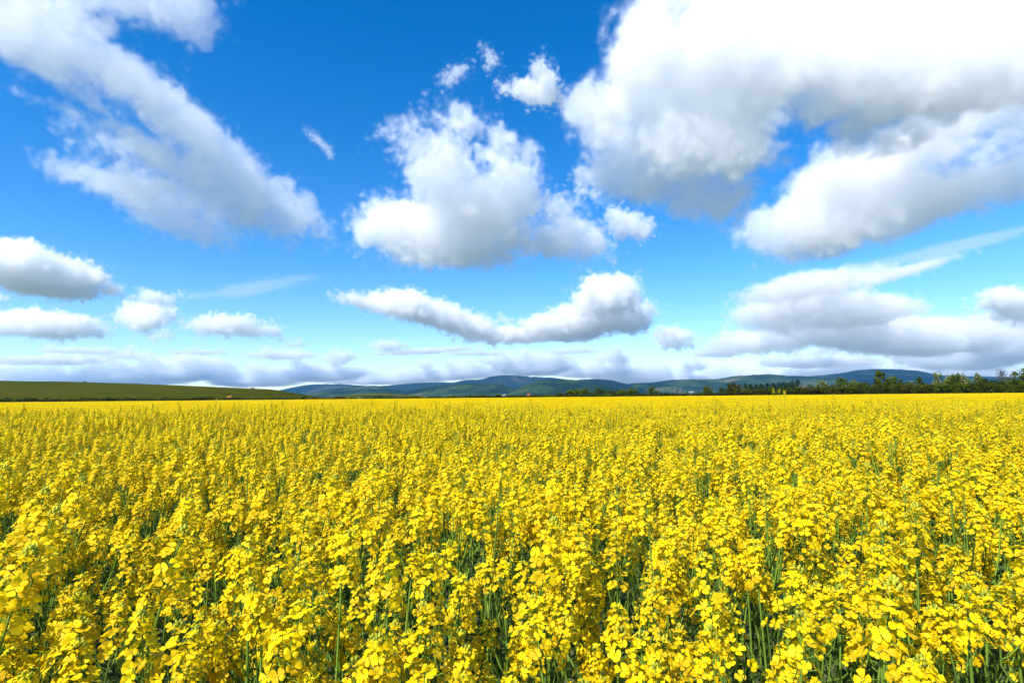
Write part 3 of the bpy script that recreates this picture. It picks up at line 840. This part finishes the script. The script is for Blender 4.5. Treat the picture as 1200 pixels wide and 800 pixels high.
def tree_parts(kind, seed, mat, blossom=0, n=50, ls=.040):
    rnd = random.Random(seed); cr = Mesh(); bl = Mesh(); tr = Mesh()
    if kind == 'fir':
        tr.tube([(0, 0, 0), (0, 0, .5), (0, 0, .97)], [.02, .012, .003], 6)
        for i in range(26):
            h = .06 + .9 * i / 26; w = .5 * (1 - h) ** .85 + .01
            for j in range(9):
                a = j * .7 + i * 1.9 + rnd.uniform(-.2, .2); rl = w * rnd.uniform(.7, 1.05)
                for q in range(3):
                    t = (q + 1) / 3 * rl; c = Vector((math.cos(a) * t, math.sin(a) * t, h - .25 * t * .5 + rnd.uniform(-.008, .008)))
                    quad(cr, c, .045 * (1.1 - h * .5), rnd, rnd.random(), 0, (rnd.gauss(0, .5), rnd.gauss(0, .5), 1))
    else:
        tr.tube([(0, 0, 0), (.01, 0, .25), (0, .01, .6), (0, 0, .8)], [.035, .028, .016, .005], 7)
        if kind == 'bare':
            for i in range(24):
                a = i * 2.4; h = .25 + .6 * i / 24; e = Vector((math.cos(a) * .36 * (1.2 - h), math.sin(a) * .36 * (1.2 - h), h + .25 * (1.1 - h) + .08))
                tr.tube([(0, 0, h), tuple(Vector((0, 0, h)).lerp(e, .5) + Vector((0, 0, -.02))), tuple(e)], [.012, .008, .003], 4)
                for q in range(16):
                    c = Vector((0, 0, h)).lerp(e, rnd.uniform(.4, 1.1)) + Vector((rnd.gauss(0, .05), rnd.gauss(0, .05), rnd.gauss(0, .05)))
                    quad(cr, c, ls * rnd.uniform(.4, .8), rnd, rnd.random())
        else:
            for (c, r_) in crown_shapes(rnd, kind):
                base = rnd.uniform(0, .5)
                tr.tube([(0, 0, max(.1, c.z - .25)), tuple(c)], [.010, .003], 4)
                for q in range(n):
                    d = Vector((rnd.gauss(0, 1), rnd.gauss(0, 1), rnd.gauss(0, 1))).normalized(); rr_ = r_ * rnd.random() ** .4 * (1 if rnd.random() < .9 else 1.35)
                    p = c + d * rr_; p.z = max(p.z, .01)
                    if blossom and rnd.random() < blossom * (0.25 + .75 * (d.z > -.2)): quad(bl, p + d * .01, ls * rnd.uniform(.35, .65), rnd, rnd.random(), 0, d + Vector((rnd.gauss(0, .4),) * 3))
                    else: quad(cr, p, ls * rnd.uniform(.6, 1.15), rnd, base + rnd.random() * .5, 0, d + Vector((rnd.gauss(0, .6), rnd.gauss(0, .6), rnd.gauss(0, .6))))
    out = [('trunk', tr.mesh('trunk', [bark])), ('crown', cr.mesh('crown', [mat]))]
    if bl.n: out.append(('blossom', bl.mesh('blossom', [L_white])))
    return out


TK = {'green': [tree_parts('round', 20 + i, L_round) for i in range(3)],
      'spring': [tree_parts('round', 25 + i, L_light) for i in range(2)],
      'dark': [tree_parts('pointed', 30 + i, L_dark) for i in range(3)],
      'bush': [tree_parts('bush', 40 + i, L_dark) for i in range(4)],
      'greenbush': [tree_parts('bush', 46 + i, L_round) for i in range(3)],
      'brown': [tree_parts('bush', 50 + i, L_brown) for i in range(3)],
      'haw': [tree_parts('round', 60 + i, L_light, .30) for i in range(3)],
      'hawbush': [tree_parts('bush', 64 + i, L_round, .30) for i in range(3)],
      'fir': [tree_parts('fir', 70 + i, L_fir) for i in range(3)],
      'bare': [tree_parts('bare', 80, L_twig)], 'thin': [tree_parts('round', 85, L_round, 0, 16, .05)]}
KN = {'green': 'broadleaf_tree', 'spring': 'broadleaf_tree', 'dark': 'dark_tree', 'bush': 'hedge_bush', 'greenbush': 'hedge_bush', 'brown': 'hedge_bush', 'haw': 'hawthorn_tree',
      'hawbush': 'hawthorn_bush', 'fir': 'conifer_tree', 'bare': 'bare_tree', 'thin': 'broadleaf_tree'}
tr_rnd = random.Random(5)


def tree(px, top, wpx, kind, label, dist=None, group=None):
    dist = dist or FIELD_END + 10 + tr_rnd.uniform(-2, 6)
    p = at(px, top, dist); h = p.z * 1.04; w = wpx * PX * dist * 1.3
    cat = 'bush' if 'bush' in KN[kind] else 'tree'
    root = empty(KN[kind], (p.x, dist, 0), label, cat, group)
    root.rotation_euler = (0, 0, tr_rnd.uniform(0, 6.28)); root.scale = (w, w, h)
    for nm, me in TK[kind][tr_rnd.randrange(len(TK[kind]))]: link(nm, me, root)
    return root


for t_ in [
    (1197, 431.5, 22, 'thin', 'thin crowned tree at the right edge of the photo, standing above the hedge'),
    (1173, 433.5, 17, 'bare', 'greyish half bare tree near the right edge, poking up from the hedge'),
    (1184, 441, 16, 'bush', 'dark bush between the half bare tree and the thin crowned tree at the edge'),
    (1159, 441.5, 26, 'brown', 'broad brownish bush left of the half bare tree'),
    (1145, 436.5, 11, 'haw', 'slim blossoming tree alone on the hedge, left of the brownish bush'),
    (1127, 436.5, 14, 'haw', 'rightmost of three pale blossoming trees close together right of the blue mountain'),
    (1111, 438, 14, 'haw', 'middle one of three pale blossoming trees right of the blue mountain'),
    (1098, 436.5, 12, 'haw', 'leftmost of three pale blossoming trees at the end of the blue mountain'),
    (1119, 439, 14, 'green', 'plain green tree half hidden between the three blossoming ones'),
    (1078, 441.5, 14, 'dark', 'small dark tree under the right flank of the blue mountain'),
    (1062, 442.5, 17, 'hawbush', 'whitest blossoming hawthorn, right of the tall pointed tree'),
    (1046, 440.5, 18, 'green', 'olive green tree between the tall pointed tree and the whitest hawthorn'),
    (1030, 434, 21, 'dark', 'tall dark pointed tree before the blue mountain'),
    (1027, 445, 17, 'hawbush', 'blossoming bush at the foot of the tall pointed tree'),
    (1044, 447, 16, 'hawbush', 'blossom flecked bush right in front of the olive green tree'),
    (1008, 446.5, 20, 'brown', 'olive brown bush left of the tall pointed tree'),
    (1000, 444, 11, 'haw', 'small blossoming tree behind the olive brown bush'),
    (986, 442.5, 16, 'green', 'domed green tree left of the small blossoming tree'),
    (984, 447.5, 19, 'hawbush', 'white flecked hawthorn in front of the domed green tree'),
    (963, 446, 14, 'haw', 'blossoming tree right of the last conifer'),
    (947, 449.5, 18, 'greenbush', 'fresh green bush between the last conifer and the blossoming tree'),
    (972, 450, 16, 'brown', 'dull bush in the gap right of the blossoming tree by the conifers'),
    (860, 447, 19, 'brown', 'brown leaved spreading tree left of the conifers'),
    (848, 453, 12, 'brown', 'low brown bush leaning on the left of the brown spreading tree'),
    (829, 451.5, 12, 'spring', 'round light green tree alone between the white houses and the brown tree'),
    (764, 453.2, 14, 'spring', 'upright fresh green tree left of the church'),
    (741, 454.3, 14, 'green', 'tallest right hand tree of the clump under the dark wooded ridge'),
    (728, 456, 12, 'green', 'second tree from the right in the clump under the dark wooded ridge'),
    (716, 456.5, 12, 'green', 'third tree from the right in the clump under the dark wooded ridge'),
    (703, 454.6, 18, 'green', 'widest tree in the middle of the clump under the dark wooded ridge'),
    (685, 455, 14, 'green', 'tree left of the widest one in the clump under the dark wooded ridge'),
    (672, 455.6, 20, 'green', 'leftmost broad tree of the clump under the dark wooded ridge'),
    (657, 459, 18, 'bush', 'dark bush stepping down left from the clump under the ridge'),
    (641, 460.2, 16, 'greenbush', 'low bush at the left end of the clump, right of the red roof'),
    (603, 462, 14, 'greenbush', 'green bush just left of the red roofed house'),
    (557, 462, 12, 'greenbush', 'pale green bush in the low hedge below the wooded ridge'),
    (551, 461, 6, 'fir', 'small lone conifer above the low hedge left of centre'),
    (532, 461.8, 6, 'fir', 'tiny conifer above the low hedge, left of the lone one'),
    (357, 463.3, 8, 'bush', 'dark round bush at the end of the green slope, the left one of a pair'),
    (368, 464, 8, 'bush', 'dark round bush at the end of the green slope, the right one of a pair'),
    (319, 465.3, 7, 'bush', 'lone dark bush at the foot of the slope right of the orange roof'),
    (262, 465.5, 8, 'bush', 'dark bush tucked beside the orange roofed house'),
]: tree(*t_)
firs = [(873, 449), (879.5, 449.6), (886, 450.2), (892, 449.4), (899, 448.4), (906, 448.8), (913, 448), (918.5, 447.4), (923.5, 448.2), (928, 446.6), (934.5, 444.6)]
fl_ = ['leftmost conifer of the dark row, beside the brown tree', 'second conifer from the left in the dark row', 'third conifer from the left in the dark row', 'fourth conifer from the left in the dark row',
       'fifth conifer from the left in the dark row', 'middle conifer of the dark row', 'fifth conifer from the right in the dark row', 'fourth conifer from the right in the dark row',
       'third conifer from the right in the dark row', 'second conifer from the right in the dark row', 'tallest conifer at the right end of the dark row']
for (px, tp), lb in zip(firs, fl_): tree(px, tp - .5, 19, 'fir', lb, FIELD_END + 38 + tr_rnd.uniform(-5, 5), 'conifers in the dark row')
# low bushes of the hedge that nothing tells apart
for x0, x1, t0, t1, stp_, kinds, lb, gp in (
        (992, 1215, 448.5, 443.5, 7, ('bush', 'greenbush', 'bush', 'greenbush', 'brown'), 'dark bush in the dense hedge under the blossoming trees on the right', 'dense hedge on the right'),
        (868, 992, 454.5, 451.5, 7, ('brown', 'bush', 'greenbush'), 'olive bush in the hedge below the conifers', 'hedge below the conifers'),
        (745, 868, 460.6, 457.5, 8, ('bush', 'brown', 'bush'), 'low dark bush in the hedge around the church', 'hedge around the church'),
        (480, 745, 463.2, 460.5, 7.5, ('bush', 'greenbush', 'bush', 'brown'), 'low dark bush in the thin hedge along the field edge before the wooded ridges', 'thin hedge before the ridges'),
        (385, 480, 464.8, 463.6, 9, ('bush', 'bush', 'brown'), 'small dark bush along the field edge before the meadow hill', 'bushes before the meadow hill'),
        (-5, 255, 465.6, 465.2, 11, ('bush', 'brown', 'bush'), 'small dark bush along the foot of the green slope', 'bushes at the foot of the slope'),
        (278, 350, 465.4, 465.4, 13, ('bush', 'brown'), 'tiny dark bush at the foot of the slope near its right end', 'tiny bushes near the slope end')):
    px = x0
    while px < x1:
        f_ = (px - x0) / (x1 - x0); tree(px, t0 + (t1 - t0) * f_ + tr_rnd.uniform(-.9, .9), tr_rnd.uniform(2.0, 3.0) * stp_, tr_rnd.choice(kinds), lb, FIELD_END + 5 + tr_rnd.uniform(-1, 3), gp)
        px += stp_ * tr_rnd.uniform(.7, 1.2)

# buildings
white_wall = simple('white_render', (0.34, 0.34, 0.32), 0.8, 0.05, 1.0)
red_tile = simple('red_tiles', (0.30, 0.07, 0.025), 0.8, 0.2, 2.0)
orange_tile = simple('orange_tiles', (0.50, 0.14, 0.03), 0.8, 0.15, 2.0)
grey_tile = simple('pale_sheet_roof', (0.30, 0.30, 0.30), 0.6, 0.1, 2.0)
stone = simple('grey_stone', (0.075, 0.09, 0.10), 0.9, 0.2, 0.5)
slate = simple('slate', (0.05, 0.07, 0.08), 0.7, 0.2, 0.8)
pane = simple('window_pane', (0.03, 0.035, 0.04), 0.15, 0.1, 1.0, 0.5)


def house(px, dist, w, dep, wall_h, roof_h, wm, rm, label, turn=0.0, z0=0.0, name='house'):
    p = at(px, 466, dist)
    root = empty(name, (p.x, dist, z0), label, 'house'); root.rotation_euler = (0, 0, turn)
    m_ = Mesh(); m_.box((-w / 2, -dep / 2, 0), (w / 2, dep / 2, wall_h))
    m_.add([(-w / 2, -dep / 2, wall_h), (-w / 2, dep / 2, wall_h), (-w / 2, 0, wall_h + roof_h * .92)], [[0, 2, 1]]); m_.add([(w / 2, -dep / 2, wall_h), (w / 2, dep / 2, wall_h), (w / 2, 0, wall_h + roof_h * .92)], [[0, 1, 2]])
    link('wall', m_.mesh('wall', [wm]), root)
    r_ = Mesh(); e = .4; t = .25
    for s in (-1, 1):
        y0 = s * (dep / 2 + e); zb = wall_h - e * roof_h / (dep / 2) * .9
        r_.add([(-w / 2 - e, y0, zb), (w / 2 + e, y0, zb), (w / 2 + e, 0, wall_h + roof_h), (-w / 2 - e, 0, wall_h + roof_h),
                (-w / 2 - e, y0, zb + t), (w / 2 + e, y0, zb + t), (w / 2 + e, 0, wall_h + roof_h + t), (-w / 2 - e, 0, wall_h + roof_h + t)],
               [[0, 1, 2, 3], [4, 7, 6, 5], [0, 4, 5, 1], [1, 5, 6, 2], [3, 7, 4, 0]])
    ro = link('roof', r_.mesh('roof', [rm]), root)
    c_ = Mesh(); c_.box((w * .2, -.3, wall_h + roof_h * .7), (w * .2 + .7, .4, wall_h + roof_h + .9)); link('chimney', c_.mesh('chimney', [wm]), ro)
    n_ = max(2, int(w / 3))
    for i in range(n_):
        x = -w / 2 + w * (i + .5) / n_; q = Mesh(); q.box((x - .5, -dep / 2 - .05, wall_h * .45), (x + .5, -dep / 2 + .02, wall_h * .45 + 1.2)); link('window', q.mesh('window', [pane]), root)
    return root


house(268.8, 520, 3.2, 3.4, 2.7, 1.6, white_wall, orange_tile, 'tiny white house with bright orange roof at the foot of the green slope', 0.5)
house(619.5, 640, 3.2, 4.0, 2.4, 2.2, simple('brick', (.20, .07, .04), .9, .2, 1.0), red_tile, 'small house with red tiled roof in the hedge under the dark wooded ridge', 0.3)
house(590.5, 520, 3.4, 4.0, 2.6, .6, white_wall, grey_tile, 'low pale shed in the hedge left of the red roofed house', 0.1)
house(801.5, 700, 5.0, 5.0, 3.9, .9, white_wall, grey_tile, 'white house immediately right of the church', 0.2)
house(810.5, 720, 5.5, 5.0, 5.0, .8, white_wall, grey_tile, 'brighter long white house farther right of the church', -0.2)

# the church with its two spires
cx_ = at(794, 460, 760)
ch = empty('church', (cx_.x, 760, 0), 'grey church with one tall spire and one shorter spire beyond the hedge', 'church')
m_ = Mesh(); m_.box((-1.6, -3, 0), (6.5, 9, 6.8)); m_.add([(-1.6, -3, 6.8), (6.5, -3, 6.8), (2.4, -3, 10.2)], [[0, 1, 2]]); m_.add([(-1.6, 9, 6.8), (6.5, 9, 6.8), (2.4, 9, 10.2)], [[0, 2, 1]])
nave = link('nave', m_.mesh('nave', [stone]), ch)
m_ = Mesh(); m_.add([(-2, -3.2, 6.5), (-2, 9.2, 6.5), (2.4, 9.2, 10.5), (2.4, -3.2, 10.5), (7, -3.2, 6.5), (7, 9.2, 6.5)], [[0, 3, 2, 1], [3, 4, 5, 2]]); link('roof', m_.mesh('roof', [slate]), ch)
for x, w, hh, sp in ((-3.4, 1.5, 9.5, 6.8), (4.2, 1.4, 8.2, 4.6)):
    m_ = Mesh(); m_.box((x - w, -4.5, 0), (x + w, -4.5 + 2 * w, hh)); tw = link('tower', m_.mesh('tower', [stone]), ch)
    m_ = Mesh(); c0 = (x, -4.5 + w, hh + sp); m_.add([(x - w * 1.08, -4.6, hh), (x + w * 1.08, -4.6, hh), (x + w * 1.08, -4.4 + 2 * w, hh), (x - w * 1.08, -4.4 + 2 * w, hh), c0], [[0, 1, 4], [1, 2, 4], [2, 3, 4], [3, 0, 4]])
    link('spire', m_.mesh('spire', [slate]), tw)
    m_ = Mesh(); m_.box((x - .35, -4.56, hh - 2.6), (x + .35, -4.48, hh - .8)); link('belfry_opening', m_.mesh('belfry_opening', [pane]), tw)

# the white farmhouse high on the far ridge: set down on the hillside where it shows
from mathutils.bvhtree import BVHTree
fr = bpy.data.objects['far_ridge'].data
bv = BVHTree.FromPolygons([v.co.copy() for v in fr.vertices], [tuple(p.vertices) for p in fr.polygons])
hit = bv.ray_cast(CAM, ray(954.5, 444.6).normalized())
if hit[0] is not None:
    h_ = house(954.5, hit[0].y, 9, 7, 6, 2.5, white_wall, grey_tile, 'single white farmhouse high on the far ridge right of the conifers', 0.2, hit[0].z - 1.5)
    h_.location.x = hit[0].x

PLANTS += [plant(random.Random(450), 2, 1.6), plant(random.Random(452), 3, 1.6)]; stem_me += [PLANTS[NP][0].mesh('stem', PM), PLANTS[NP + 1][0].mesh('stem', PM)]
# two stray plants that overtop the crop against the hedge
for px, py, dist, k_, lb in ((912, 457.0, 11.5, NP, 'paler of two stray rapeseed plants standing above the crop before the conifers'),
                             (920.5, 458.0, 12.0, NP + 1, 'yellower of two stray rapeseed plants standing above the crop before the conifers')):
    p = at(px, py, dist); root, kids = build_plant(k_)
    COL.objects.link(root)
    for o, q in kids: COL.objects.link(o)
    root.location = (p.x - .05, dist, 0); root.scale = (.6, .6, p.z / (PLANTS[k_][3] + .06)); root.rotation_euler = (0, 0, 0)
    root['label'] = lb; root['category'] = 'plant'; root['group'] = 'stray tall plants'

# a few lone bushes on the skyline of the green slope
gs_ = bpy.data.objects['green_slope'].data
bv2 = BVHTree.FromPolygons([v.co.copy() for v in gs_.vertices], [tuple(p.vertices) for p in gs_.polygons])
for px, py, w, lb in ((99, 447.6, 5, 'tiny dark bush on the skyline of the green slope, the left one of two'), (296, 455.0, 6, 'tiny dark bush on the skyline of the green slope, the right one of two')):
    hit = None
    for q in range(12):
        hit = bv2.ray_cast(CAM, ray(px, py + q * .25).normalized())
        if hit[0] is not None: break
    if hit[0] is not None:
        b = tree(px, py, w, 'bush', lb, hit[0].y); b.location.x = hit[0].x; b.location.z = hit[0].z - .2; b.scale = (w * .9, w * .9, 1.9)
